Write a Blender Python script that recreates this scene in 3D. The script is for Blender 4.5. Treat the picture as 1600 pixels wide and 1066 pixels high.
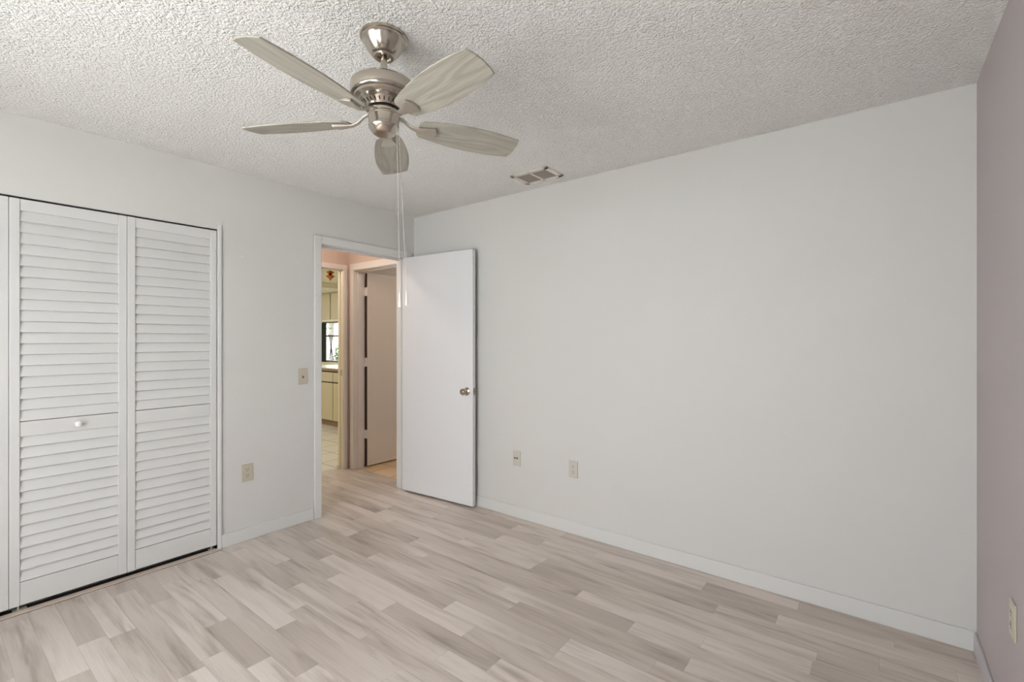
import bpy, bmesh, math, random
from mathutils import Vector, Matrix
PI = math.pi
R = math.radians
S = bpy.context.scene
for o in list(bpy.data.objects): bpy.data.objects.remove(o)
C = S.collection

# ------------------------------------------------------------------ camera
H = 2.44            # ceiling height
W = 3.654           # width of the long back wall
DEP = 3.75          # depth of the room
cam = bpy.data.cameras.new('camera'); co = bpy.data.objects.new('camera', cam); C.objects.link(co)
co.location = (3.319, -2.815, 1.339)
co.rotation_euler = (R(90), 0, R(37.91))
cam.sensor_width = 36; cam.lens = 733.96 / 1600 * 36
cam.shift_y = -(533 - 530.33) / 1600
cam.clip_start = 0.02
S.camera = co
# ------------------------------------------------------------------ world, light, exposure
S.view_settings.view_transform = 'Standard'; S.view_settings.look = 'None'
S.view_settings.gamma = 1; S.view_settings.use_curve_mapping = False
S.view_settings.exposure = 0.40
wd = bpy.data.worlds.new('world'); S.world = wd; wd.use_nodes = True
bg = wd.node_tree.nodes['Background']; bg.inputs[0].default_value = (0.93, 0.965, 1.0, 1); bg.inputs[1].default_value = 6.6
def area(name, loc, rot, sx, sy, power, col=(1, 1, 1), portal=False):
    l = bpy.data.lights.new(name, 'AREA'); l.shape = 'RECTANGLE'; l.size = sx; l.size_y = sy
    l.energy = power; l.color = col
    if portal: l.cycles.is_portal = True
    o = bpy.data.objects.new(name, l); o.location = loc; o.rotation_euler = rot; C.objects.link(o); return o
sun = bpy.data.lights.new('sun', 'SUN'); sun.energy = 13; sun.angle = R(1.5); sun.color = (1, .985, .97)
so = bpy.data.objects.new('sun', sun); C.objects.link(so)
so.rotation_euler = Vector((-.10, .27, -.95)).to_track_quat('-Z', 'Y').to_euler()
WX0, WX1, WZ0, WZ1 = 0.85, 3.05, 0.45, 2.1      # bedroom window in the wall behind the camera
area('window_portal', ((WX0+WX1)/2, -DEP-.06, (WZ0+WZ1)/2), (R(90), 0, 0), WX1-WX0, WZ1-WZ0, 1, portal=True)
KX0, KX1, KZ0, KZ1 = -4.62, -3.35, .93, 1.66    # kitchen window
area('kitchen_portal', ((KX0+KX1)/2, 1.82, (KZ0+KZ1)/2), (R(-90), 0, 0), KX1-KX0, KZ1-KZ0, 1, portal=True)
area('kitchen_side_portal', (-5.97, -.35, 1.475), (R(90), 0, R(-90)), .9, .95, 1, portal=True)  # for an unseen opening added to let more daylight into the kitchen

# ------------------------------------------------------------------ materials
def nt(name):
    m = bpy.data.materials.new(name); m.use_nodes = True
    return m, m.node_tree, m.node_tree.nodes['Principled BSDF']
def lin(c):
    return tuple((x/255/12.92 if x/255 <= .04045 else ((x/255+.055)/1.055)**2.4) for x in c) + (1,)
def N(t, k, **kw):
    n = t.nodes.new(k)
    for a, b in kw.items(): setattr(n, a, b)
    return n
def mat(name, rgb, rough=.5, metal=0, spec=.5, bump=None, trans=0, var=0, vscale=3):
    m, t, b = nt(name)
    b.inputs['Base Color'].default_value = lin(rgb)
    b.inputs['Roughness'].default_value = rough; b.inputs['Metallic'].default_value = metal
    b.inputs['Specular IOR Level'].default_value = spec
    tc = N(t, 'ShaderNodeTexCoord')
    if var:
        n = N(t, 'ShaderNodeTexNoise'); n.inputs['Scale'].default_value = vscale; n.inputs['Detail'].default_value = 4
        t.links.new(tc.outputs['Object'], n.inputs['Vector'])
        mx = N(t, 'ShaderNodeMix', data_type='RGBA')
        c = lin(rgb); mx.inputs[6].default_value = tuple(x*(1-var) for x in c[:3])+(1,); mx.inputs[7].default_value = tuple(min(1, x*(1+var)) for x in c[:3])+(1,)
        t.links.new(n.outputs['Fac'], mx.inputs[0]); t.links.new(mx.outputs[2], b.inputs['Base Color'])
    if bump:
        n = N(t, 'ShaderNodeTexNoise'); n.inputs['Scale'].default_value = bump[0]; n.inputs['Detail'].default_value = 3
        t.links.new(tc.outputs['Object'], n.inputs['Vector'])
        bp = N(t, 'ShaderNodeBump'); bp.inputs['Strength'].default_value = bump[1]; bp.inputs['Distance'].default_value = bump[2]
        t.links.new(n.outputs['Fac'], bp.inputs['Height']); t.links.new(bp.outputs[0], b.inputs['Normal'])
    return m
M = {}
M['wall'] = mat('wall_paint', (208, 206, 202), .55, bump=(60, .25, .002), spec=.3)
M['lilac'] = mat('lilac_wall_paint', (181, 172, 172), .6, bump=(60, .25, .002), spec=.3)
M['lilac_trim'] = mat('lilac_trim_paint', (190, 185, 188), .4, spec=.4)
M['trim'] = mat('white_trim_paint', (215, 214, 211), .35, bump=(25, .1, .001))
M['base'] = mat('baseboard_paint', (212, 211, 208), .4)
M['door'] = mat('white_door_paint', (222, 222, 223), .38, bump=(12, .12, .002))
M['louver'] = mat('white_louver_paint', (209, 208, 205), .4, bump=(40, .1, .001))
M['hall'] = mat('warm_tinted_hall_paint', (212, 192, 180), .6)  # warm light on the hall walls is put into this base colour
M['halltrim'] = mat('hall_trim_paint', (232, 226, 221), .45)
M['beige_door'] = mat('hall_door_paint', (228, 219, 208), .5, bump=(10, .1, .002))
M['cream'] = mat('cream_kitchen_paint', (228, 220, 188), .6)
M['kcab'] = mat('cream_cabinet_paint', (206, 194, 160), .45)
M['kjamb'] = mat('cream_jamb_paint', (236, 226, 200), .45)
M['counter'] = mat('counter_laminate', (226, 218, 196), .3, var=.05, vscale=60)
M['counter_edge'] = mat('brown_counter_edge', (150, 118, 82), .45)
M['dark'] = mat('dark_gap', (38, 30, 26), .8)
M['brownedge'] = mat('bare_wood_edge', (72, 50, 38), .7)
M['black'] = mat('black_track_shade', (24, 21, 19), .7)
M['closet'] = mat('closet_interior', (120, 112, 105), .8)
M['steel'] = mat('zinc_bracket', (196, 190, 178), .45, .5)
M['knobmetal'] = mat('antique_nickel', (178, 166, 150), .22, 1)
M['almond'] = mat('almond_plastic', (190, 182, 164), .35)
M['almondw'] = mat('ivory_plastic', (196, 191, 179), .35)
M['slot'] = mat('socket_slot', (70, 58, 44), .6)
M['white_plastic'] = mat('white_plastic', (240, 238, 232), .3)
M['vent'] = mat('vent_enamel', (222, 216, 206), .4)
M['ventin'] = mat('vent_louver_enamel', (146, 136, 126), .5)
M['fixture'] = mat('copper_fixture', (190, 120, 70), .25, 1)
M['curtain'] = mat('dark_green_curtain', (46, 56, 44), .8, bump=(30, .3, .003))
M['sash'] = mat('grey_window_sash', (120, 116, 106), .4)
M['grass'] = mat('lawn', (140, 146, 118), .9, var=.3, vscale=8)
M['leaf'] = mat('green_leaves', (62, 92, 52), .7, var=.3, vscale=20)
M['bark'] = mat('grey_bark', (110, 104, 100), .9, var=.2, vscale=15)
M['iron'] = mat('satin_nickel', (192, 185, 175), .35, .85)
M['chrome_wire'] = mat('pull_chain_metal', (216, 212, 204), .3, .6)

def glass():
    m, t, b = nt('window_glass')
    for n in list(t.nodes):
        if n.type != 'OUTPUT_MATERIAL': t.nodes.remove(n)
    g = N(t, 'ShaderNodeBsdfGlossy'); g.inputs['Roughness'].default_value = .02
    tr = N(t, 'ShaderNodeBsdfTransparent'); mx = N(t, 'ShaderNodeMixShader'); mx.inputs[0].default_value = .05
    t.links.new(tr.outputs[0], mx.inputs[1]); t.links.new(g.outputs[0], mx.inputs[2])
    t.links.new(mx.outputs[0], [n for n in t.nodes if n.type == 'OUTPUT_MATERIAL'][0].inputs[0])
    return m
M['glass'] = glass()

def brushed():
    m, t, b = nt('brushed_nickel')
    b.inputs['Base Color'].default_value = lin((188, 180, 169)); b.inputs['Metallic'].default_value = 1
    b.inputs['Roughness'].default_value = .27
    tc = N(t, 'ShaderNodeTexCoord'); mp = N(t, 'ShaderNodeMapping'); mp.inputs['Scale'].default_value = (4, 4, 900)
    n = N(t, 'ShaderNodeTexNoise'); n.inputs['Scale'].default_value = 1; n.inputs['Detail'].default_value = 2
    mr = N(t, 'ShaderNodeMapRange'); mr.inputs[3].default_value = .14; mr.inputs[4].default_value = .26
    t.links.new(tc.outputs['Object'], mp.inputs[0]); t.links.new(mp.outputs[0], n.inputs['Vector'])
    t.links.new(n.outputs['Fac'], mr.inputs[0]); t.links.new(mr.outputs[0], b.inputs['Roughness'])
    b.inputs['Anisotropic'].default_value = .35
    return m
M['nickel'] = brushed()

def popcorn():
    m, t, b = nt('popcorn_ceiling')
    b.inputs['Base Color'].default_value = lin((252, 250, 246)); b.inputs['Roughness'].default_value = .9
    b.inputs['Specular IOR Level'].default_value = .1
    tc = N(t, 'ShaderNodeTexCoord')
    n = N(t, 'ShaderNodeTexNoise'); n.inputs['Scale'].default_value = 88; n.inputs['Detail'].default_value = 3; n.inputs['Roughness'].default_value = .6
    v = N(t, 'ShaderNodeTexVoronoi'); v.inputs['Scale'].default_value = 120; v.inputs['Randomness'].default_value = 1
    t.links.new(tc.outputs['Object'], n.inputs['Vector']); t.links.new(tc.outputs['Object'], v.inputs['Vector'])
    r = N(t, 'ShaderNodeMapRange'); r.inputs[1].default_value = .42; r.inputs[2].default_value = .68
    t.links.new(n.outputs['Fac'], r.inputs[0])
    s = N(t, 'ShaderNodeMath', operation='MULTIPLY_ADD'); s.inputs[1].default_value = -.6
    t.links.new(v.outputs['Distance'], s.inputs[0]); t.links.new(r.outputs[0], s.inputs[2])
    bp = N(t, 'ShaderNodeBump'); bp.inputs['Strength'].default_value = 1; bp.inputs['Distance'].default_value = .0072
    t.links.new(s.outputs[0], bp.inputs['Height']); t.links.new(bp.outputs[0], b.inputs['Normal'])
    return m
M['popcorn'] = popcorn()

def wood_floor():
    m, t, b = nt('laminate_strip_floor')
    L = t.links.new
    at = N(t, 'ShaderNodeAttribute'); at.attribute_name = 'strip'      # r: tone, g: random offset, b: warm/cool
    sp = N(t, 'ShaderNodeSeparateColor'); L(at.outputs['Color'], sp.inputs[0])
    tc = N(t, 'ShaderNodeTexCoord')
    off = N(t, 'ShaderNodeCombineXYZ')
    mu = N(t, 'ShaderNodeMath', operation='MULTIPLY'); mu.inputs[1].default_value = 37.0
    L(sp.outputs[1], mu.inputs[0]); L(mu.outputs[0], off.inputs[0]); L(mu.outputs[0], off.inputs[2])
    ad = N(t, 'ShaderNodeVectorMath', operation='ADD'); L(tc.outputs['Object'], ad.inputs[0]); L(off.outputs[0], ad.inputs[1])
    mp = N(t, 'ShaderNodeMapping'); mp.inputs['Scale'].default_value = (1.5, 17, 1); L(ad.outputs[0], mp.inputs[0])
    n1 = N(t, 'ShaderNodeTexNoise'); n1.inputs['Scale'].default_value = 1; n1.inputs['Detail'].default_value = 5; n1.inputs['Roughness'].default_value = .6; n1.inputs['Distortion'].default_value = .7
    L(mp.outputs[0], n1.inputs['Vector'])
    mp2 = N(t, 'ShaderNodeMapping'); mp2.inputs['Scale'].default_value = (6, 190, 1); L(ad.outputs[0], mp2.inputs[0])
    n2 = N(t, 'ShaderNodeTexNoise'); n2.inputs['Scale'].default_value = 1; n2.inputs['Detail'].default_value = 3
    L(mp2.outputs[0], n2.inputs['Vector'])
    mp3 = N(t, 'ShaderNodeMapping'); mp3.inputs['Scale'].default_value = (1.1, 9, 1); L(ad.outputs[0], mp3.inputs[0])
    n3 = N(t, 'ShaderNodeTexNoise'); n3.inputs['Scale'].default_value = 1.3; n3.inputs['Detail'].default_value = 2; n3.inputs['Distortion'].default_value = 1.2
    L(mp3.outputs[0], n3.inputs['Vector'])
    # streak amount
    r1 = N(t, 'ShaderNodeMapRange'); r1.inputs[1].default_value = .42; r1.inputs[2].default_value = .75; L(n1.outputs['Fac'], r1.inputs[0])
    r3 = N(t, 'ShaderNodeMapRange'); r3.inputs[1].default_value = .35; r3.inputs[2].default_value = .7; L(n3.outputs['Fac'], r3.inputs[0])
    a = N(t, 'ShaderNodeMath', operation='MULTIPLY'); L(r1.outputs[0], a.inputs[0]); L(r3.outputs[0], a.inputs[1])
    a2 = N(t, 'ShaderNodeMath', operation='MULTIPLY_ADD'); a2.inputs[1].default_value = .85; L(a.outputs[0], a2.inputs[0])
    a3 = N(t, 'ShaderNodeMath', operation='MULTIPLY_ADD'); a3.inputs[1].default_value = .52; a3.inputs[2].default_value = -.03
    L(sp.outputs[0], a3.inputs[0]); L(a3.outputs[0], a2.inputs[2])
    a4 = N(t, 'ShaderNodeMath', operation='MULTIPLY_ADD'); a4.inputs[1].default_value = .22; L(n2.outputs['Fac'], a4.inputs[0]); L(a2.outputs[0], a4.inputs[2])
    cr = N(t, 'ShaderNodeValToRGB'); L(a4.outputs[0], cr.inputs[0])
    e = cr.color_ramp.elements
    e[0].position = 0.05; e[0].color = lin((218, 207, 198)); e[1].position = 1.0; e[1].color = lin((138, 125, 114))
    k = e.new(.45); k.color = lin((188, 176, 166))
    L(cr.outputs[0], b.inputs['Base Color'])
    b.inputs['Roughness'].default_value = .38; b.inputs['Specular IOR Level'].default_value = .4
    # fine joints between strips
    return m
M['floor'] = wood_floor()

def blade_wood():
    m, t, b = nt('weathered_blade_wood'); L = t.links.new
    tc = N(t, 'ShaderNodeTexCoord'); mp = N(t, 'ShaderNodeMapping'); mp.inputs['Scale'].default_value = (2.2, 13, 1)
    oi = N(t, 'ShaderNodeObjectInfo'); mm = N(t, 'ShaderNodeVectorMath', operation='MULTIPLY_ADD'); mm.inputs[1].default_value = (9, 9, 9); L(oi.outputs['Random'], mm.inputs[0]); L(tc.outputs['Object'], mm.inputs[2]); L(mm.outputs[0], mp.inputs[0])
    n0 = N(t, 'ShaderNodeTexNoise'); n0.inputs['Scale'].default_value = .8; n0.inputs['Detail'].default_value = 1.5
    L(mp.outputs[0], n0.inputs['Vector'])
    w = N(t, 'ShaderNodeMath', operation='MULTIPLY'); w.inputs[1].default_value = 48; L(n0.outputs['Fac'], w.inputs[0])
    sn = N(t, 'ShaderNodeMath', operation='SINE'); L(w.outputs[0], sn.inputs[0])
    mp2 = N(t, 'ShaderNodeMapping'); mp2.inputs['Scale'].default_value = (9, 320, 1); L(tc.outputs['Object'], mp2.inputs[0])
    n2 = N(t, 'ShaderNodeTexNoise'); n2.inputs['Scale'].default_value = 1; L(mp2.outputs[0], n2.inputs['Vector'])
    ad = N(t, 'ShaderNodeMath', operation='MULTIPLY_ADD'); ad.inputs[1].default_value = .16; L(sn.outputs[0], ad.inputs[0]); L(n2.outputs['Fac'], ad.inputs[2])
    cr = N(t, 'ShaderNodeValToRGB'); L(ad.outputs[0], cr.inputs[0]); e = cr.color_ramp.elements
    e[0].position = .25; e[0].color = lin((150, 145, 134)); e[1].position = .8; e[1].color = lin((178, 174, 161))
    L(cr.outputs[0], b.inputs['Base Color']); b.inputs['Roughness'].default_value = .5; b.inputs['Specular IOR Level'].default_value = .3
    return m
M['blade'] = blade_wood()

def tile(name, c1, c2, grout, sx, sy, ox, oy):
    m, t, b = nt(name); L = t.links.new
    tc = N(t, 'ShaderNodeTexCoord'); mp = N(t, 'ShaderNodeMapping'); mp.inputs['Location'].default_value = (ox, oy, 0)
    L(tc.outputs['Object'], mp.inputs[0])
    br = N(t, 'ShaderNodeTexBrick'); br.offset = 0; br.inputs['Scale'].default_value = 1
    br.inputs['Brick Width'].default_value = sx; br.inputs['Row Height'].default_value = sy
    br.inputs['Mortar Size'].default_value = .006; br.inputs['Mortar Smooth'].default_value = .2
    br.inputs['Color1'].default_value = lin(c1); br.inputs['Color2'].default_value = lin(c2); br.inputs['Mortar'].default_value = lin(grout)
    L(mp.outputs[0], br.inputs['Vector']); L(br.outputs['Color'], b.inputs['Base Color']); b.inputs['Roughness'].default_value = .3
    return m
M['ktile'] = tile('kitchen_tile', (230, 226, 218), (222, 217, 208), (150, 142, 130), .33, .33, .12, .08)
M['btile'] = tile('bathroom_tile', (222, 196, 160), (216, 188, 150), (160, 136, 108), .3, .3, .1, 0)

# ------------------------------------------------------------------ mesh helpers
class MB:
    def __init__(s): s.bm = bmesh.new()
    def box(s, x0, x1, y0, y1, z0, z1, mx=None):
        vs = [s.bm.verts.new(mx @ Vector(p) if mx else p) for p in
              [(x0,y0,z0),(x1,y0,z0),(x1,y1,z0),(x0,y1,z0),(x0,y0,z1),(x1,y0,z1),(x1,y1,z1),(x0,y1,z1)]]
        for f in [(0,3,2,1),(4,5,6,7),(0,1,5,4),(1,2,6,5),(2,3,7,6),(3,0,4,7)]: s.bm.faces.new([vs[i] for i in f])
        return s
    def prism(s, pts, a, b, mx=None):            # outline in XY, from z=a to z=b
        lo = [s.bm.verts.new(mx @ Vector((x,y,a)) if mx else (x,y,a)) for x,y in pts]
        hi = [s.bm.verts.new(mx @ Vector((x,y,b)) if mx else (x,y,b)) for x,y in pts]
        s.bm.faces.new(lo[::-1]); s.bm.faces.new(hi); n = len(pts)
        for i in range(n): s.bm.faces.new([lo[i], lo[(i+1)%n], hi[(i+1)%n], hi[i]])
        return s
    def lathe(s, prof, seg=48, mx=None):         # (r, z) pairs
        rings = []
        for r, z in prof:
            if r < 1e-5:
                p = Vector((0,0,z)); rings.append([s.bm.verts.new(mx @ p if mx else p)])
            else:
                rings.append([s.bm.verts.new((mx @ Vector((r*math.cos(2*PI*k/seg), r*math.sin(2*PI*k/seg), z))) if mx else (r*math.cos(2*PI*k/seg), r*math.sin(2*PI*k/seg), z)) for k in range(seg)])
        for A, B in zip(rings, rings[1:]):
            for k in range(seg):
                a0, a1, b0, b1 = A[k%len(A)], A[(k+1)%len(A)], B[k%len(B)], B[(k+1)%len(B)]
                q = []
                for v in (a0, a1, b1, b0):
                    if v not in q: q.append(v)
                if len(q) > 2: s.bm.faces.new(q)
        for g in (rings[0], rings[-1]):
            if len(g) > 2: s.bm.faces.new(g)
        return s
    def tube(s, pts, r, seg=10):
        pts = [Vector(p) for p in pts]; rs = r if isinstance(r, (list, tuple)) else [r]*len(pts); rings = []
        for i, p in enumerate(pts):
            d = (pts[min(i+1, len(pts)-1)] - pts[max(i-1, 0)]).normalized()
            u = d.cross(Vector((0,0,1)));
            if u.length < 1e-3: u = d.cross(Vector((1,0,0)))
            u.normalize(); v = d.cross(u)
            rings.append([s.bm.verts.new(p + (u*math.cos(2*PI*k/seg)+v*math.sin(2*PI*k/seg))*rs[i]) for k in range(seg)])
        for A, B in zip(rings, rings[1:]):
            for k in range(seg): s.bm.faces.new([A[k], A[(k+1)%seg], B[(k+1)%seg], B[k]])
        s.bm.faces.new(rings[0][::-1]); s.bm.faces.new(rings[-1])
        return s
    def build(s, name, m, parent=None, smooth=False, bevel=0, loc=None, seg=2):
        bmesh.ops.recalc_face_normals(s.bm, faces=s.bm.faces)
        me = bpy.data.meshes.new(name); s.bm.to_mesh(me); s.bm.free(); me.materials.append(M[m] if isinstance(m, str) else m)
        o = bpy.data.objects.new(name, me); C.objects.link(o)
        if parent: o.parent = parent
        if loc: o.location = loc
        if smooth:
            for p in me.polygons: p.use_smooth = True
            me.set_sharp_from_angle(angle=R(38))
        if bevel:
            bv = o.modifiers.new('bevel', 'BEVEL'); bv.width = bevel; bv.segments = seg; bv.limit_method = 'ANGLE'; bv.angle_limit = R(40)
        return o
def tag(o, label, cat, group=None, kind=None):
    o['label'] = label; o['category'] = cat
    if group: o['group'] = group
    if kind: o['kind'] = kind
    return o
def struct(o, label, cat): return tag(o, label, cat, kind='structure')
def empty(name, loc=(0,0,0), rz=0):
    o = bpy.data.objects.new(name, None); o.empty_display_size = .1; C.objects.link(o); o.location = loc; o.rotation_euler = (0,0,rz); return o
def copy_tree(o, parent=None):
    c = o.copy(); C.objects.link(c)
    if parent: c.parent = parent
    for ch in [x for x in bpy.data.objects if x.parent == o]: copy_tree(ch, c)
    return c

# ------------------------------------------------------------------ room shell
T = .115                                   # wall thickness
DY0, DY1, DZ = -.905, -.10, 2.058          # bedroom door opening in the left wall
CY0, CY1, CZ = -3.43, -1.608, 2.04         # closet opening in the left wall
def wallbox(name, boxes, m, label, cat='wall'):
    b = MB()
    for q in boxes: b.box(*q)
    return struct(b.build(name, m), label, cat)
wallbox('wall_left', [(-T,0,-DEP,CY0,0,H), (-T,0,CY0,CY1,CZ,H), (-T,0,CY1,DY0,0,H), (-T,0,DY0,DY1,DZ,H), (-T,0,DY1,0,0,H)], 'wall',
        'white painted wall with the louvered closet and the open doorway')
wallbox('wall_back', [(-.0,W+T,0,T,0,H)], 'wall', 'long blank white wall behind the open door')
wallbox('wall_right', [(W,W+T,-DEP-T,0,0,H)], 'lilac', 'lilac grey painted wall at the right edge')
wallbox('wall_rear', [(-T,WX0,-DEP-T,-DEP,0,H), (WX1,W,-DEP-T,-DEP,0,H), (WX0,WX1,-DEP-T,-DEP,0,WZ0), (WX0,WX1,-DEP-T,-DEP,WZ1,H)], 'wall',
        'white wall with the bedroom window behind the camera')
wallbox('ceiling', [(-T,W+T,-DEP-T,T,H,H+.1)], 'popcorn', 'white popcorn textured ceiling', 'ceiling')

# floor: strips of laminate, one face each, with a per-strip tone attribute
random.seed(11)
SW = .0977; OFF = .0180
Lt, Md, Dk = .06, .34, .78
# row -> strip ends (x, tone left of the joint, tone right of it)
KNOWN = {0: [(1.62,Lt,Md),(3.005,Lt,.6)], 1: [(.617,Lt,Md),(1.276,Dk,Lt),(1.93,.3,.2),(2.576,Lt,Dk),(3.376,Md,.2)], 2: [(.3,.3,.2),(1.575,.6,Lt),(2.938,Dk,Lt)],
 3: [(1.298,Dk,Lt),(2.685,Dk,Lt)], 4: [(.25,Lt,.5),(1.73,Lt,.55),(3.116,Lt,.6)], 5: [(.265,Dk,Lt),(1.125,.2,.1),(1.722,Lt,Dk),(3.105,Lt,Dk)],
 6: [(.495,Lt,Md),(2.078,.6,Lt)], 7: [(.888,Dk,Lt),(2.412,.9,Lt)], 8: [(1.12,Lt,.55),(1.735,Md,.12),(2.70,Dk,Lt)], 9: [(.479,Lt,Dk),(1.877,Lt,.9)],
 10: [(.85,Dk,Lt),(2.235,Dk,Lt)], 11: [(.347,.6,.12),(1.615,Dk,Lt)], 12: [(.642,Dk,Lt),(1.84,Lt,.5)], 13: [(.893,.4,Lt),(1.387,Lt,.6),(2.072,.95,.1)],
 14: [(.50,Lt,.6)], 15: [(.82,.8,.12)], 16: [(1.042,Lt,.5)], 17: [(1.13,.1,.9)], 18: [(.35,.2,.1),(1.50,.8,Lt)], 19: [(.86,.12,.8),(1.295,.9,Lt)],
 20: [(.428,.6,Lt),(1.1,.3,.2)], 21: [(.177,.6,.12),(1.145,.85,Lt)], 22: [(.044,Lt,.1),(.608,.06,.5)], 23: [(.566,.7,.08)], 24: [(.796,.06,.5)]}
b = MB(); lay = b.bm.loops.layers.float_color.new('strip')
def strip(x0, x1, y0, y1, ta, tb):
    g = .0002
    vs = [b.bm.verts.new(p) for p in [(x0+g,y0+g,0),(x1-g,y0+g,0),(x1-g,y1-g,0),(x0+g,y1-g,0)]]
    f = b.bm.faces.new(vs); r = random.random(); r2 = random.random()
    for l, tone in zip(f.loops, (ta, tb, tb, ta)): l[lay] = (tone, r, r2, 1)
for row in range(-2, int(DEP/SW)+2):
    y1 = -row*SW-OFF; y0 = y1-SW
    xl = -1.12; xr = W+.1
    ends = list(KNOWN.get(row, [(random.uniform(.0,.9), random.choice([Lt,.5,.7]), random.choice([Lt,.2,.5]))]))
    def soft():
        a = random.uniform(.15,.5); return (a, max(.03, a-random.choice([-.12,.12,.2])))
    x = ends[0][0] - random.uniform(.6, .76)
    while x > xl: ends.insert(0, (x,)+soft()); x -= random.uniform(.6, .76)
    x = ends[-1][0] + random.uniform(.62, .76)
    while x < xr: ends.append((x,)+soft()); x += random.uniform(.6, .76)
    full = []
    for p_, q_ in zip(ends, ends[1:]):
        full.append(p_); d = q_[0]-p_[0]
        if d > 1.75: full.append((p_[0]+d*random.uniform(.42,.58), .3, .22))
    full.append(ends[-1])
    full = [(xl, Md, Md)]+full+[(xr, Md, Md)]
    for p_, q_ in zip(full, full[1:]): strip(p_[0], q_[0], y0, y1, p_[2], q_[1])
struct(b.build('floor', 'floor'), 'pale greige laminate strip floor', 'floor')
# slab below (dark seams between strips)
wallbox('trim_subfloor', [(-1.12, W+.1, -DEP-.1, .1, -.05, -.001)], 'brownedge', 'dark seams under the laminate strips', 'subfloor')

# baseboards
BB = .085
def board(name, pts, m, label):      # pts: box
    o = MB().box(*pts).build(name, m, bevel=.003); return struct(o, label, 'baseboard')
board('baseboard_left', (0, .012, CY1+.022, DY0-.06, 0, BB), 'base', 'short white baseboard between closet and doorway')
board('baseboard_back', (0, W, -.012, 0, 0, BB), 'base', 'long white baseboard under the blank wall')
board('baseboard_right', (W-.012, W, -DEP, -.012, 0, BB), 'lilac_trim', 'lilac grey baseboard at the right edge')
board('baseboard_rear', (0, W-.012, -DEP, -DEP+.012, 0, BB), 'base', 'white baseboard behind the camera')

# closet interior and its trims
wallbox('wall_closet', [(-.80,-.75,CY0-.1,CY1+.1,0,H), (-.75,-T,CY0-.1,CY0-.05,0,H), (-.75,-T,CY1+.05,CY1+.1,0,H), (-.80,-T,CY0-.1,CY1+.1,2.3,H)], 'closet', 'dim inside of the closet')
tr = MB().box(-T, .012, CY1, CY1+.022, 0, CZ+.03).box(-T, .012, CY0-.022, CY0, 0, CZ+.03).build('trim_closet', 'trim', bevel=.003)
struct(tr, 'narrow white side trim of the closet opening', 'trim')
th = MB().box(-.010, .031, CY0-.02, CY1+.016, 0, .007).build('trim_threshold', mat('threshold_vinyl', (196, 180, 166), .45), bevel=.002)
struct(th, 'flat beige threshold strip along the closet floor', 'threshold')
MB_ = MB().box(-.05, -.0105, CY0, CY1, 0, .004).box(.0315, .0335, CY0-.02, CY1+.016, 0, .0012).box(-.045, -.012, CY0, CY1, CZ-.006, CZ).build('trim_track_shade', 'black'); struct(MB_, 'dark tracks above and below the closet doors, with a painted shadow line before the threshold', 'track')  # tracks, plus a dark strip drawn as the threshold's shadow line

# bifold closet doors: > door_leaf (> louver_panel x2, knob)
LZ0, LZ1 = .028, 2.031
def leaf(parent, y0, w, knob_y=None):
    st = .037; th_ = .028
    xf = -.005; xb = xf-th_
    f = MB()
    f.box(xb,xf, y0+.0004,y0+st, LZ0,LZ1).box(xb,xf, y0+w-st,y0+w-.0002, LZ0,LZ1)
    z = [LZ0, .141, .858, .931, 1.974, LZ1]
    for a, c in ((z[0],z[1]),(z[2],z[3]),(z[4],z[5])): f.box(xb+.004,xf-.004, y0+st,y0+w-st, a,c)
    lf = f.build('door_leaf', 'louver', parent, bevel=.002)
    for a, c, n in ((z[1],z[2],13),(z[3],z[4],19)):
        s = MB(); p = (c-a)/n
        for i in range(n):
            zb = a+i*p
            # clapboard-like slat: foot proud, head tucked behind the next one
            pts = [(xf-.001, zb+.0050), (xf-.012, zb+.0012), (xf-.0280, zb+p+.012), (xf-.0205, zb+p+.015)]
            if i == n-1: pts = [(xf-.002, zb+.0045), (xf-.010, zb+.0015), (xf-.0235, zb+p+.0005), (xf-.0165, zb+p+.0005)]
            lo = [s.bm.verts.new((q[0], y0+st-.001, q[1])) for q in pts]; hi = [s.bm.verts.new((q[0], y0+w-st+.001, q[1])) for q in pts]
            s.bm.faces.new(lo); s.bm.faces.new(hi[::-1])
            for k in range(4): s.bm.faces.new([lo[k], hi[k], hi[(k+1)%4], lo[(k+1)%4]])
        s.build('louver_panel', 'louver', lf)
    if knob_y is not None:
        mx = Matrix.Translation((xf-.004, knob_y, .896)) @ Matrix.Rotation(R(90), 4, 'Y')
        MB().lathe([(.009,0),(.008,.008),(.007,.012),(.012,.018),(.0155,.025),(.0145,.032),(.009,.037),(0,.0385)], 24, mx).build('knob', 'white_plastic', lf, smooth=True)
    return lf
def bifold(y0, label, side):
    e = empty('door_1' if side > 0 else 'door_2', (0, y0, 0)); struct(e, label, 'closet door')
    w = .4539
    leaf(e, 0, w, .4535/2+.02 if side > 0 else None); leaf(e, w+.001, w, None if side > 0 else w+.21)
    # bottom pivot brackets in the floor
    for yy in ((.012, .895) if side > 0 else (.012, .88)):
        p = MB().box(-.030,.006, yy-.03 if yy > .5 else yy, yy if yy > .5 else yy+.05, .007,.011).lathe([(.004,.011),(.004,.026)], 12, Matrix.Translation((-.015, yy-.015 if yy > .5 else yy+.02, 0)))
        p.build('pivot_bracket', 'steel', e)
    return e
bifold(-2.517, 'white louvered bifold closet door with a small round knob, next to the doorway side', 1)
bifold(-2.517-.9095, 'white louvered bifold closet door cut off at the left edge of the view', -1)

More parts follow.
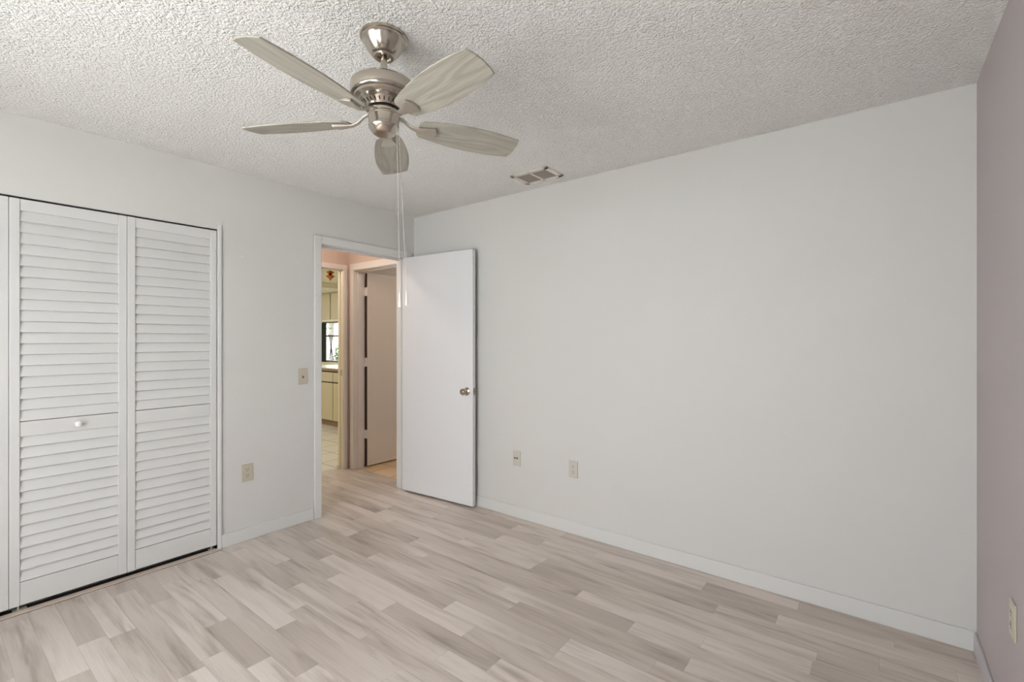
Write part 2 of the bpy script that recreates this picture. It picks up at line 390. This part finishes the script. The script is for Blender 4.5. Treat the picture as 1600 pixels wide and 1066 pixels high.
# ------------------------------------------------------------------ bedroom doorway: jamb, casing, door
cs = MB()
cs.box(0, .018, DY0-.055, DY0, 0, DZ+.06).box(0, .018, DY0, DY1, DZ, DZ+.06).box(0, .018, DY1, DY1+.06, 0, DZ+.06)
struct(cs.build('trim_doorway', 'trim', bevel=.004), 'white casing around the open bedroom doorway', 'door casing')
jb = MB()
jb.box(-T-.002, .001, DY0-.012, DY0+.004, 0, DZ).box(-T-.002, .001, DY1-.004, DY1+.012, 0, DZ).box(-T-.002, .001, DY0, DY1, DZ-.004, DZ+.012)
jb.box(-.075, -.04, DY0+.004, DY0+.016, 0, DZ-.004).box(-.075, -.04, DY1-.016, DY1-.004, 0, DZ-.004).box(-.075, -.04, DY0, DY1, DZ-.016, DZ-.004)
struct(jb.build('trim_jamb', 'trim', bevel=.002), 'white jamb and stop inside the bedroom doorway', 'door jamb')
# door, local frame: hinge edge at x=0, visible face at y=-.035
dr = empty('door_3', (.012, DY1-.004, 0), R(4.2)); struct(dr, 'plain white flush door standing open against the long wall', 'door')
MB().box(.0, .785, -.036, 0, .016, 2.054).build('door_slab', 'door', dr, bevel=.0025)
KZ = .925
def knobset(parent, x, y, s, prof, z=KZ, m='knobmetal'):
    mx = Matrix.Translation((x, y, z)) @ Matrix.Rotation(R(90)*s, 4, 'X')
    return MB().lathe(prof, 32, mx).build('knob', m, parent, smooth=True)
knobset(dr, .725, -.036, 1, [(.033,0),(.033,.003),(.030,.006),(.018,.008),(.013,.012),(.012,.024),(.016,.030),(.024,.036),(.0265,.044),(.0265,.052),(.024,.058),(.021,.060),(.020,.057),(.013,.056),(.010,.058),(0,.058)])
knobset(dr, .725, 0, -1, [(.030,0),(.030,.003),(.014,.006),(.011,.016),(.02,.022),(.024,.03),(.023,.036),(0,.038)])
lt = MB().box(.785, .7862, -.030, -.006, KZ-.028, KZ+.028).box(.785, .797, -.025, -.012, KZ-.009, KZ+.009).build('latch', 'knobmetal', dr, bevel=.0015)
for hz in (.25, 1.07, 1.80):
    h = MB().lathe([(.006, hz-.045), (.006, hz+.045)], 14, Matrix.Translation((-.006, .004, 0))).box(-.002, .0, -.030, .0, hz-.044, hz+.044)
    h.build('hinge', 'halltrim', dr)

# ------------------------------------------------------------------ hallway
HX = -1.03
wallbox('wall_hall_end', [(HX-.02, -.925, 0, T, 0, H), (-.925, -.2, 0, T, 2.046, H), (-.2, 0, 0, T, 0, H)], 'hall', 'hallway wall, tinted peach for warm light, around the beige door')
wallbox('wall_hall_far', [(HX-.09, HX, -1.5, -.80, 0, H), (HX-.09, HX, -.80, -.062, 2.052, H), (HX-.09, HX, -.062, 1.82, 0, H)], 'hall', 'hallway wall, tinted peach for warm light, with the kitchen opening')
wallbox('wall_hall_near', [(HX-.09, -T, -1.5-T, -1.5, 0, H), (-T-.003, -T, -1.5, DY0-.012, 0, H), (-T-.003, -T, DY1+.012, 0, 0, H), (-T-.003, -T, DY0-.012, DY1+.012, DZ+.012, H)], 'hall', 'hallway wall, tinted peach for warm light, around the bedroom doorway')
wallbox('ceiling_hall', [(HX-.09, -T, -1.5-T, T, H, H+.1)], 'hall', 'hallway ceiling', 'ceiling')
# kitchen opening trim
kt = MB()
kt.box(HX, HX+.014, -.062, -.022, 0, 2.105).box(HX, HX+.014, -.80, -.062, 2.052, 2.105).box(HX, HX+.014, -.855, -.80, 0, 2.105)
struct(kt.build('trim_kitchen_opening', 'halltrim', bevel=.003), 'pinkish white casing around the kitchen opening', 'door casing')
kj = MB().box(HX-.092, HX+.002, -.066, -.060, 0, 2.05).box(HX-.092, HX+.002, -.802, -.796, 0, 2.05).box(HX-.092, HX+.002, -.8, -.062, 2.046, 2.054).box(HX-.07, HX-.045, -.072, -.066, 0, 2.046)
struct(kj.build('trim_kitchen_jamb', 'kjamb', bevel=.001), 'cream jamb inside the kitchen opening', 'door jamb')
sp_ = MB().box(HX-.044, HX-.012, -.0685, -.066, .965, 1.025).build('strike_plate', 'steel'); tag(sp_, 'small metal strike plate on the cream kitchen jamb', 'strike plate')
ds = MB().lathe([(.012,0),(.012,.004),(.006,.006),(.006,.03),(.011,.032),(.011,.045),(0,.047)], 16, Matrix.Translation((HX-.04,-.10,0))).build('door_stop', 'white_plastic', smooth=True)
tag(ds, 'small floor door stop at the foot of the kitchen jamb', 'door stop')
# bathroom doorway trim
bt_ = MB().box(-.985, -.925, -.014, 0, 0, 2.115).box(-.925, -.2, -.014, 0, 2.046, 2.115).box(-.2, -.14, -.014, 0, 0, 2.115)
struct(bt_.build('trim_bathroom', 'halltrim', bevel=.003), 'white casing around the beige hall door', 'door casing')
bj = MB().box(-.929, -.921, -.001, T+.002, 0, 2.046).box(-.204, -.196, -.001, T+.002, 0, 2.046).box(-.925, -.2, -.001, T+.002, 2.040, 2.048)
bj.box(-.921, -.909, .03, .07, 0, 2.03).box(-.921, -.204, .03, .07, 2.028, 2.040).box(-.216, -.204, .03, .07, 0, 2.03)
struct(bj.build('trim_bathroom_jamb', 'halltrim', bevel=.001), 'jamb and stop inside the beige door opening', 'door jamb')
bd = empty('door_4', (-.921, T+.012, 0)); struct(bd, 'beige flush hall door standing open into the next room', 'door')
MB().box(0, .036, 0, .70, .016, 2.034).build('door_slab', 'beige_door', bd, bevel=.002)
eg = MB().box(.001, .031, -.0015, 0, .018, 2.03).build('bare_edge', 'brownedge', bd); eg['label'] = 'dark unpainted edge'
for hz in (.346, 1.10, 1.838):
    MB().box(.001, .033, -.004, -.001, hz-.045, hz+.045).lathe([(.006, hz-.045), (.006, hz+.045)], 14, Matrix.Translation((.0, -.006, 0))).build('hinge', 'halltrim', bd)
# bathroom shell
wallbox('wall_bathroom', [(-1.03, 1.2, 1.82, 1.9, 0, H), (1.2, 1.3, T, 1.9, 0, H), (-1.03,-1.027,T,1.82,0,H)], 'halltrim', 'plain walls of the room past the beige door')
wallbox('ceiling_bathroom', [(-1.03, 1.2, T, 1.9, H, H+.1)], 'halltrim', 'ceiling of the room past the beige door', 'ceiling')
wallbox('floor_bathroom', [(-1.03, 1.2, .05, 1.9, -.02, .0035)], 'btile', 'warm beige tile floor past the beige door', 'floor')

# fill lamp added to light the hallway (out of view above the doorway)
hl = empty('fill_lamp', (-.57, -.72, H)); tag(hl, 'unseen warm dome lamp added to light the hallway', 'fill lamp')
MB().lathe([(.09,0),(.09,-.012),(.0,-.012)], 32).build('fill_lamp_base', 'nickel', hl)
gm, gt, gb = nt('fill_lamp_glass'); gb.inputs['Base Color'].default_value = (1,.9,.75,1); gb.inputs['Emission Color'].default_value = (1,.87,.74,1); gb.inputs['Emission Strength'].default_value = 58
MB().lathe([(.082,-.012),(.078,-.03),(.06,-.052),(.03,-.065),(0,-.068)], 32).build('fill_lamp_shade', gm, hl, smooth=True)

kl_ = copy_tree(hl); kl_.location = (-2.5, -.9, 2.2); tag(kl_, 'unseen dome lamp added to brighten the kitchen', 'fill lamp')  # extra unseen lamp added to brighten the cabinets and tile
kg = gm.copy(); kg.name = 'kitchen_fill_glass'; kb = kg.node_tree.nodes['Principled BSDF']; kb.inputs['Emission Color'].default_value = (1,.93,.82,1); kb.inputs['Emission Strength'].default_value = 190
for ch in kl_.children:
    if ch.name.startswith('fill_lamp_shade'): ch.data = ch.data.copy(); ch.data.materials[0] = kg
bl_ = copy_tree(hl); bl_.location = (.35, .95, H); tag(bl_, 'unseen warm dome lamp added to light the room past the beige door', 'fill lamp')  # extra unseen lamp added to light the open beige door
# ------------------------------------------------------------------ kitchen
KC, KS = 2.20, 2.12           # kitchen ceiling and soffit heights
KXW = -5.9
wallbox('floor_kitchen', [(KXW, HX-.045, -2.6, 1.82, -.02, .002)], 'ktile', 'pale square tile floor of the kitchen', 'floor')
wallbox('wall_kitchen_back', [(KXW,KX0,1.75,1.87,0,H), (KX1,HX-.09,1.75,1.87,0,H), (KX0,KX1,1.75,1.87,0,KZ0), (KX0,KX1,1.75,1.87,KZ1,H)], 'cream', 'cream kitchen wall around the window')
wallbox('wall_kitchen_left', [(KXW-.1,KXW,-2.7,-.8,0,H), (KXW-.1,KXW,.1,1.87,0,H), (KXW-.1,KXW,-.8,.1,0,1.0), (KXW-.1,KXW,-.8,.1,1.95,H)], 'cream', 'far cream kitchen wall with an unseen opening added for daylight')
wallbox('wall_kitchen_front', [(KXW,HX-.09,-2.7,-2.6,0,H), (HX-.1,HX-.09,-2.6,-1.5,0,H), (HX-.094,HX-.09,-1.5,-.855,0,H), (HX-.094,HX-.09,.0,1.75,0,H)], 'cream', 'near cream kitchen wall')
wallbox('ceiling_kitchen', [(-3.275,HX-.09,-2.6,1.75,KC,H), (KXW,-3.275,-2.6,1.75,KS,H)], mat('kitchen_ceiling_paint', (236, 230, 212), .8, bump=(80,.5,.004)), 'cream kitchen ceiling with a dropped soffit', 'ceiling')
# base cabinets
CF = 1.13; gx = -3.193
def cab_label(i, lo): return None
xs = [gx-.46*2, gx-.46, gx, gx+.46, gx+.92]
bc = empty('base_cabinet', (0,0,0)); tag(bc, 'cream base cabinets with dark door gaps under the kitchen counter', 'cabinet')
MB().box(xs[0], xs[-1], CF+.02, 1.745, .10, .855).build('cabinet_body', 'kcab', bc)
MB().box(xs[0], xs[-1], CF+.06, 1.74, .002, .10).build('toe_kick', 'counter_edge', bc)
for a, c in zip(xs, xs[1:]):
    g = .008
    MB().box(a+g, c-g, CF, CF+.018, .105, .672).build('door', 'kcab', bc, bevel=.003)
    MB().box(a+g, c-g, CF, CF+.018, .690, .835).build('drawer', 'kcab', bc, bevel=.003)
MB().box(xs[0], xs[-1], CF+.018, CF+.0215, .1, .85).build('door_gap', 'dark', bc)
ct = empty('countertop', (0,0,0)); tag(ct, 'pale laminate kitchen counter with a brown front edge', 'countertop')
MB().box(xs[0], xs[-1], CF-.012, 1.745, .862, .90).build('counter_slab', 'counter', ct, bevel=.003)
e_ = MB().box(xs[0], xs[-1], CF-.02, CF-.012, .858, .892).build('edge_strip', 'counter_edge', ct); e_['label'] = 'brown edge strip'
# wall cabinets
UF = 1.5; ux = -3.881
us = [ux-.42, ux, ux+.42, ux+.84]
uc = empty('wall_cabinet', (0,0,0)); tag(uc, 'cream wall cabinets with a dark centre gap above the kitchen window', 'cabinet')
MB().box(us[0], us[-1], UF+.02, 1.745, 1.668, KS-.001).build('cabinet_body', 'kcab', uc)
for a, c in zip(us, us[1:]): MB().box(a+.013, c-.013, UF, UF+.018, 1.675, KS-.022).build('door', 'kcab', uc, bevel=.003)
MB().box(us[0], us[-1], UF+.0182, UF+.021, 1.68, KS-.02).build('door_gap', 'dark', uc)
MB().box(us[0], us[-1], UF-.004, UF+.014, 1.636, 1.668).build('valance', 'kjamb', uc)
# window with sash
def window(name, x0, x1, z0, z1, yin, label, m='sash', rail=None, face=1):
    w = empty(name, (0,0,0)); struct(w, label, 'window')
    f = MB(); t_ = .035
    ya, yb = yin-.03, yin+.03
    f.box(x0,x0+t_,ya,yb,z0,z1).box(x1-t_,x1,ya,yb,z0,z1).box(x0,x1,ya,yb,z0,z0+t_).box(x0,x1,ya,yb,z1-t_,z1)
    if rail: f.box(x0,x1,ya,yb,rail-.016,rail+.016)
    f.build('window_frame', m, w)
    MB().box(x0+.01,x1-.01,yin-.003,yin+.003,z0+.01,z1-.01).build('window_pane', 'glass', w)
    return w
window('window_2', KX0, KX1, KZ0, KZ1, 1.82, 'kitchen window with a grey middle rail above the counter', rail=1.397)
w1 = window('window_1', WX0, WX1, WZ0, WZ1, -DEP-.07, 'wide bedroom window behind the camera', m='trim', rail=1.42)
MB().box((WX0+WX1)/2-.02,(WX0+WX1)/2+.02,-DEP-.1,-DEP-.04,WZ0,WZ1).build('mullion', 'trim', w1)
MB().box(WX0-.03,WX1+.03,-DEP-.05,-DEP+.03,WZ0-.02,WZ0+.004).build('window_sill', 'trim', w1)
# curtain beside the kitchen window
cu = MB(); pts = []
for k in range(25): pts.append((-4.60+.22*k/24, 1.725+.012*math.sin(k*1.3)))
pts2 = [(x, y+.006) for x, y in pts][::-1]
cu.prism(pts+pts2, .935, 1.63)
tag(cu.build('curtain', 'curtain', smooth=True), 'dark green curtain drawn to the left side of the kitchen window', 'curtain')
# hanging light fixture
fx = empty('pendant_lamp', (-1.83, .272, KC)); tag(fx, 'small copper pendant fixture hanging from the kitchen ceiling', 'pendant lamp')
MB().lathe([(.05,0),(.05,-.008),(.012,-.02),(.012,-.045),(.03,-.05),(.046,-.058),(.036,-.074),(.014,-.086)], 24).build('lamp_canopy', 'fixture', fx, smooth=True)
MB().lathe([(.014,-.086),(.03,-.094),(.052,-.106),(.045,-.116),(.022,-.135),(.010,-.146),(.007,-.158),(0,-.164)], 24).build('finial', 'fixture', fx, smooth=True)
# outdoors seen through the windows
struct(MB().box(-16,12,1.95,16,-.25,-.15).build('ground_garden', 'grass'), 'lawn outside the kitchen window', 'ground')
struct(MB().box(-16,16,-16,-DEP-T-.02,-.25,-.15).build('ground_yard', mat('paved_yard', (206, 208, 208), .9)), 'unseen yard outside the bedroom window, paved pale to bounce sunlight indoors', 'ground')  # unseen ground, made pale to bounce sunlight up to the bedroom ceiling
tr = empty('tree', (-7.27, 3.55, -.15)); tag(tr, 'grey trunked tree outside the kitchen window', 'tree')
MB().tube([(0,0,0),(.02,0,.9),(-.03,.02,1.6),(.05,0,2.4),(.1,0,3.4)], [.11,.09,.07,.06,.04]).build('trunk', 'bark', tr, smooth=True)
def foliage(parent, name, cx, cy, cz, rx, ry, rz, n, s, seed):
    random.seed(seed); f = MB()
    for _ in range(n):
        while True:
            p = Vector((random.uniform(-1,1), random.uniform(-1,1), random.uniform(-1,1)))
            if p.length < 1: break
        c = Vector((cx+p.x*rx, cy+p.y*ry, cz+p.z*rz))
        a = Matrix.Rotation(random.uniform(0,6.28),3,'Z') @ Matrix.Rotation(random.uniform(-1.2,1.2),3,'X')
        q = [f.bm.verts.new(c + a @ Vector(v)) for v in [(-s,0,0),(0,-s*.45,0),(s,0,0),(0,s*.45,0)]]
        f.bm.faces.new(q)
    return f.build(name, 'leaf', parent)
foliage(tr, 'crown', 0, 0, 2.55, 1.0, .9, .85, 1300, .06, 5)
sh = empty('shrub', (-6.82, 3.55, -.15)); tag(sh, 'green shrub outside the right part of the kitchen window', 'shrub')
MB().tube([(0,0,0),(0,0,.9)], .02).build('stem', 'bark', sh)
foliage(sh, 'foliage', 0, 0, .80, .2, .2, .62, 1700, .04, 6)

# ------------------------------------------------------------------ wall plates
def plate(name, loc, rot, label, cat, kind, m='almond', group=None):
    """local frame: plate lies in XZ, faces -Y"""
    e = empty(name, loc, 0); e.rotation_euler = (0,0,rot); tag(e, label, cat, group)
    w, h = .070, .114
    MB().box(-w/2, w/2, -.0065, 0, -h/2, h/2).build('cover_plate', m, e, bevel=.0025)
    def screw(z): MB().lathe([(.0035,0),(.003,.0012),(0,.0014)], 12, Matrix.Translation((0,-.0065,z)) @ Matrix.Rotation(R(90),4,'X')).build('screw', 'steel', e)
    if kind == 'outlet':
        screw(0)
        for z in (-.0195, .0195):
            o = MB().prism([(.0165*math.cos(a)*1.0, max(-.0135, min(.0135, .0175*math.sin(a)))) for a in [2*PI*k/28 for k in range(28)]], 0, .0015,
                           Matrix.Translation((0,-.0065,z)) @ Matrix.Rotation(R(90),4,'X')).build('socket', m, e)
            MB().box(-.0078,-.0052,-.0086,-.008,z-.001,z+.008).box(.0052,.0078,-.0086,-.008,z+.0,z+.008).box(-.0022,.0022,-.0086,-.008,z-.0095,z-.005).build('slot', 'slot', o)
    elif kind == 'switch':
        screw(.030); screw(-.030)
        MB().box(-.0052,.0052,-.0072,-.0065,-.012,.012).build('switch_frame', 'slot', e)
        MB().box(-.0042,.0042,-.019,-.0065,-.002,.007, Matrix.Rotation(R(-24),4,'X')).build('toggle', m, e, bevel=.001)
    else:
        screw(.042); screw(-.042)
        for x in (-.013, .006):
            MB().box(x-.0055,x+.0085 if x > 0 else x+.003,-.0125,-.0065,-.002,.009).build('jack', 'slot', e, bevel=.001)
    return e
L90 = R(90)
plate('wall_outlet', (0, -1.429, .450), L90, 'almond duplex outlet low on the wall between closet and doorway', 'outlet', 'outlet')
plate('light_switch', (0, -1.045, 1.068), L90, 'almond single light switch beside the doorway casing', 'light switch', 'switch')
plate('cable_jack', (1.174, 0, .442), 0, 'ivory jack plate on the long wall nearest the open door', 'wall jack', 'jack', 'almondw')
plate('wall_outlet', (1.664, 0, .443), 0, 'ivory duplex outlet low on the long blank wall', 'outlet', 'outlet', 'almondw')
plate('wall_outlet', (W, -.705, .466), -L90, 'almond plate on the lilac wall at the right edge', 'outlet', 'outlet')
# nails left in the wall over the doorway side
for (y, z), lb in zip([(-1.461,1.883),(-1.253,2.054),(-1.079,1.898)], ['tiny nail left in the wall closest to the closet', 'tiny nail, highest of three on the wall beside the doorway', 'tiny nail in the wall closest to the doorway casing']):
    tag(MB().lathe([(.0035,0),(.0035,.004),(0,.005)], 10, Matrix.Translation((0,y,z)) @ Matrix.Rotation(R(90),4,'Y')).build('wall_nail', 'white_plastic'), lb, 'nail', 'nails left in the wall beside the doorway')

# ------------------------------------------------------------------ ceiling vent
vt = empty('ceiling_vent', (1.51, -.2225, H)); tag(vt, 'two-panel air vent grille on the ceiling near the long wall', 'vent')
v = MB(); X, Y, th_ = .15, .1025, .008
v.box(-X,X,-Y,-Y+.03,-th_,0).box(-X,X,Y-.03,Y,-th_,0).box(-X,-X+.034,-Y,Y,-th_,0).box(X-.034,X,-Y,Y,-th_,0).box(-.009,.009,-Y,Y,-th_,0)
v.build('vent_frame', 'vent', vt, bevel=.002)
MB().box(-X+.03,X-.03,-Y+.026,Y-.026,-.0012,0).build('vent_throat', 'dark', vt)
for a in (-1, 1):
    s = MB()
    x0, x1 = (-X+.034, -.009) if a < 0 else (.009, X-.034)
    for k in range(11):
        y = -Y+.036+k*.0133
        s.box(x0, x1, -.0055, .0055, -.0006, .0006, Matrix.Translation((0,y,-.0045)) @ Matrix.Rotation(R(-33),4,'X'))
    s.build('vent_louver', 'ventin', vt)

# ------------------------------------------------------------------ ceiling fan
FC = (1.90, -1.752)
fan = empty('ceiling_fan', (FC[0], FC[1], H)); tag(fan, 'brushed nickel ceiling fan with five grey wood blades', 'ceiling fan')
def z(v): return v - H
MB().lathe([(.0,0),(.083,0),(.085,-.004),(.084,-.010),(.079,-.013),(.0785,-.019),(.074,-.023),(.070,-.033),(.060,-.050),(.046,-.066),(.040,-.071),(.037,-.0715),(.035,-.077),(.024,-.077),(.021,-.070),(0,-.070)], 64).build('canopy', 'nickel', fan, smooth=True)
MB().lathe([(.0125,-.068),(.0125,-.19)], 32).build('downrod', 'nickel', fan, smooth=True)
MB().lathe([(.020,z(2.268)),(.020,z(2.284)),(.0165,z(2.286)),(.0165,z(2.292)),(.0125,z(2.294))], 32).build('collar', 'nickel', fan, smooth=True)
MB().lathe([(.0,z(2.278)),(.03,z(2.276)),(.085,z(2.272)),(.108,z(2.266)),(.1165,z(2.257)),(.118,z(2.245)),(.118,z(2.222)),(.115,z(2.216)),(.110,z(2.2145)),(.1065,z(2.217)),
            (.1055,z(2.212)),(.104,z(2.206)),(.097,z(2.2015)),(.090,z(2.200)),(.085,z(2.192)),(.0795,z(2.186)),(.069,z(2.1765)),(.066,z(2.172)),(0,z(2.172))], 72).build('motor_housing', 'nickel', fan, smooth=True)
vs_ = MB()
for k in range(30):
    a = 2*PI*k/30
    vs_.box(-.0065,.0065,-.0018,.0018,-.0012,.0012, Matrix.Rotation(a,4,'Z') @ Matrix.Translation((.0752,0,z(2.1823))) @ Matrix.Rotation(R(-42),4,'Y'))
vs_.build('cooling_slots', 'dark', fan)
MB().lathe([(.0,z(2.173)),(.0555,z(2.173)),(.0555,z(2.169)),(0,z(2.169))], 48).build('seal_ring', 'dark', fan, smooth=True)
MB().lathe([(0,z(2.169)),(.052,z(2.169)),(.054,z(2.167)),(.054,z(2.158)),(.052,z(2.156)),(0,z(2.156))], 48).build('flywheel', 'nickel', fan, smooth=True)
MB().lathe([(0,z(2.156)),(.052,z(2.156)),(.056,z(2.153)),(.0565,z(2.149)),(.0545,z(2.147)),(.0535,z(2.118)),(.0545,z(2.1165)),(.0545,z(2.108)),(.052,z(2.104)),(.040,z(2.0885)),(.036,z(2.0855)),(.030,z(2.0845)),(0,z(2.0835))], 56).build('switch_housing', 'nickel', fan, smooth=True)
BZ = z(2.130)
def outline():
    p = []
    r0, r1 = .128, .535
    up = [(r0,.033),(r0+.014,.046),(r0+.06,.056),(r0+.12,.065),(r0+.17,.070),(r0+.22,.0725),(r0+.26,.072),(r0+.30,.070),(r0+.35,.0645),(r0+.40,.0565)]
    tip = [(r1,.030),(r1+.003,.0),(r1,-.030)]
    lo = [(x, -y) for x, y in up][::-1]
    return up + tip + lo
def blade(a, first=True):
    t = R(-13)
    bl = MB(); bl.prism(outline(), 0, .0055)
    o = bl.build('blade', 'blade', fan, bevel=.001)
    o.matrix_local = Matrix.Translation((0,0,BZ)) @ Matrix.Rotation(a,4,'Z') @ Matrix.Rotation(t,4,'X')
    # blade iron: curved arm from the flywheel, flaring plate under the blade
    ir = MB()
    ctr = [(.050,.028),(.075,.020),(.098,.002),(.120,-.006),(.140,-.0065),(.155,-.006)]
    wd_ = [.011,.0095,.009,.012,.017,.021]
    tp, bp = [], []
    for (r, dz), w_ in zip(ctr, wd_):
        tp.append([ir.bm.verts.new((r, s*w_, dz+.004)) for s in (-1,-.5,.5,1)])
        bp.append([ir.bm.verts.new((r, s*w_, dz-(.0035 if abs(s) < .9 else .001))) for s in (-1,-.5,.5,1)])
    for i in range(len(ctr)-1):
        for k in range(3):
            ir.bm.faces.new([tp[i][k],tp[i][k+1],tp[i+1][k+1],tp[i+1][k]]); ir.bm.faces.new([bp[i][k+1],bp[i][k],bp[i+1][k],bp[i+1][k+1]])
        for k in (0,3): ir.bm.faces.new([tp[i][k],bp[i][k],bp[i+1][k],tp[i+1][k]])
    for i in (0,-1): ir.bm.faces.new(tp[i]+bp[i][::-1])
    ir.prism([(.145,-.016),(.165,-.024),(.188,-.030),(.196,-.012),(.198,.0),(.196,.012),(.188,.030),(.165,.024),(.145,.016)], -.010, -.0005)
    q = ir.build('blade_iron', 'iron', fan, smooth=True, bevel=.0015)
    q.matrix_local = Matrix.Translation((0,0,BZ)) @ Matrix.Rotation(a,4,'Z') @ Matrix.Rotation(t,4,'X')
for k in range(5): blade(R(-78.6+72*k))
# pull chains, side towards the right of the view
rx, ry = math.cos(R(37.91)), math.sin(R(37.91))
fx_, fy_ = -ry, rx
def chain(r0, r1, d, zt, zb, lab):
    e = []
    n = 60
    p0 = Vector((rx*r0+fx_*d, ry*r0+fy_*d, z(zt))); p1 = Vector((rx*r1+fx_*d, ry*r1+fy_*d, z(zb)))
    c = MB().tube([p0 + (p1-p0)*k/n for k in range(n+1)], [.0011 if k % 2 else .0007 for k in range(n+1)], 6).build('pull_chain', 'chrome_wire', fan)
    c['label'] = lab
    MB().lathe([(0,0),(.0022,0),(.0026,-.004),(.0022,-.008),(.0035,-.012),(.0045,-.030),(.0062,-.048),(.0062,-.052),(0,-.053)], 16, Matrix.Translation(p1)).build('pull_fob', 'white_plastic', c, smooth=True)
chain(.051, .063, -.02, 2.12, 1.507, 'thin chain with a white fob, left of the two')
chain(.053, .083, .0, 2.12, 1.515, 'thin chain with a white fob, right of the two')
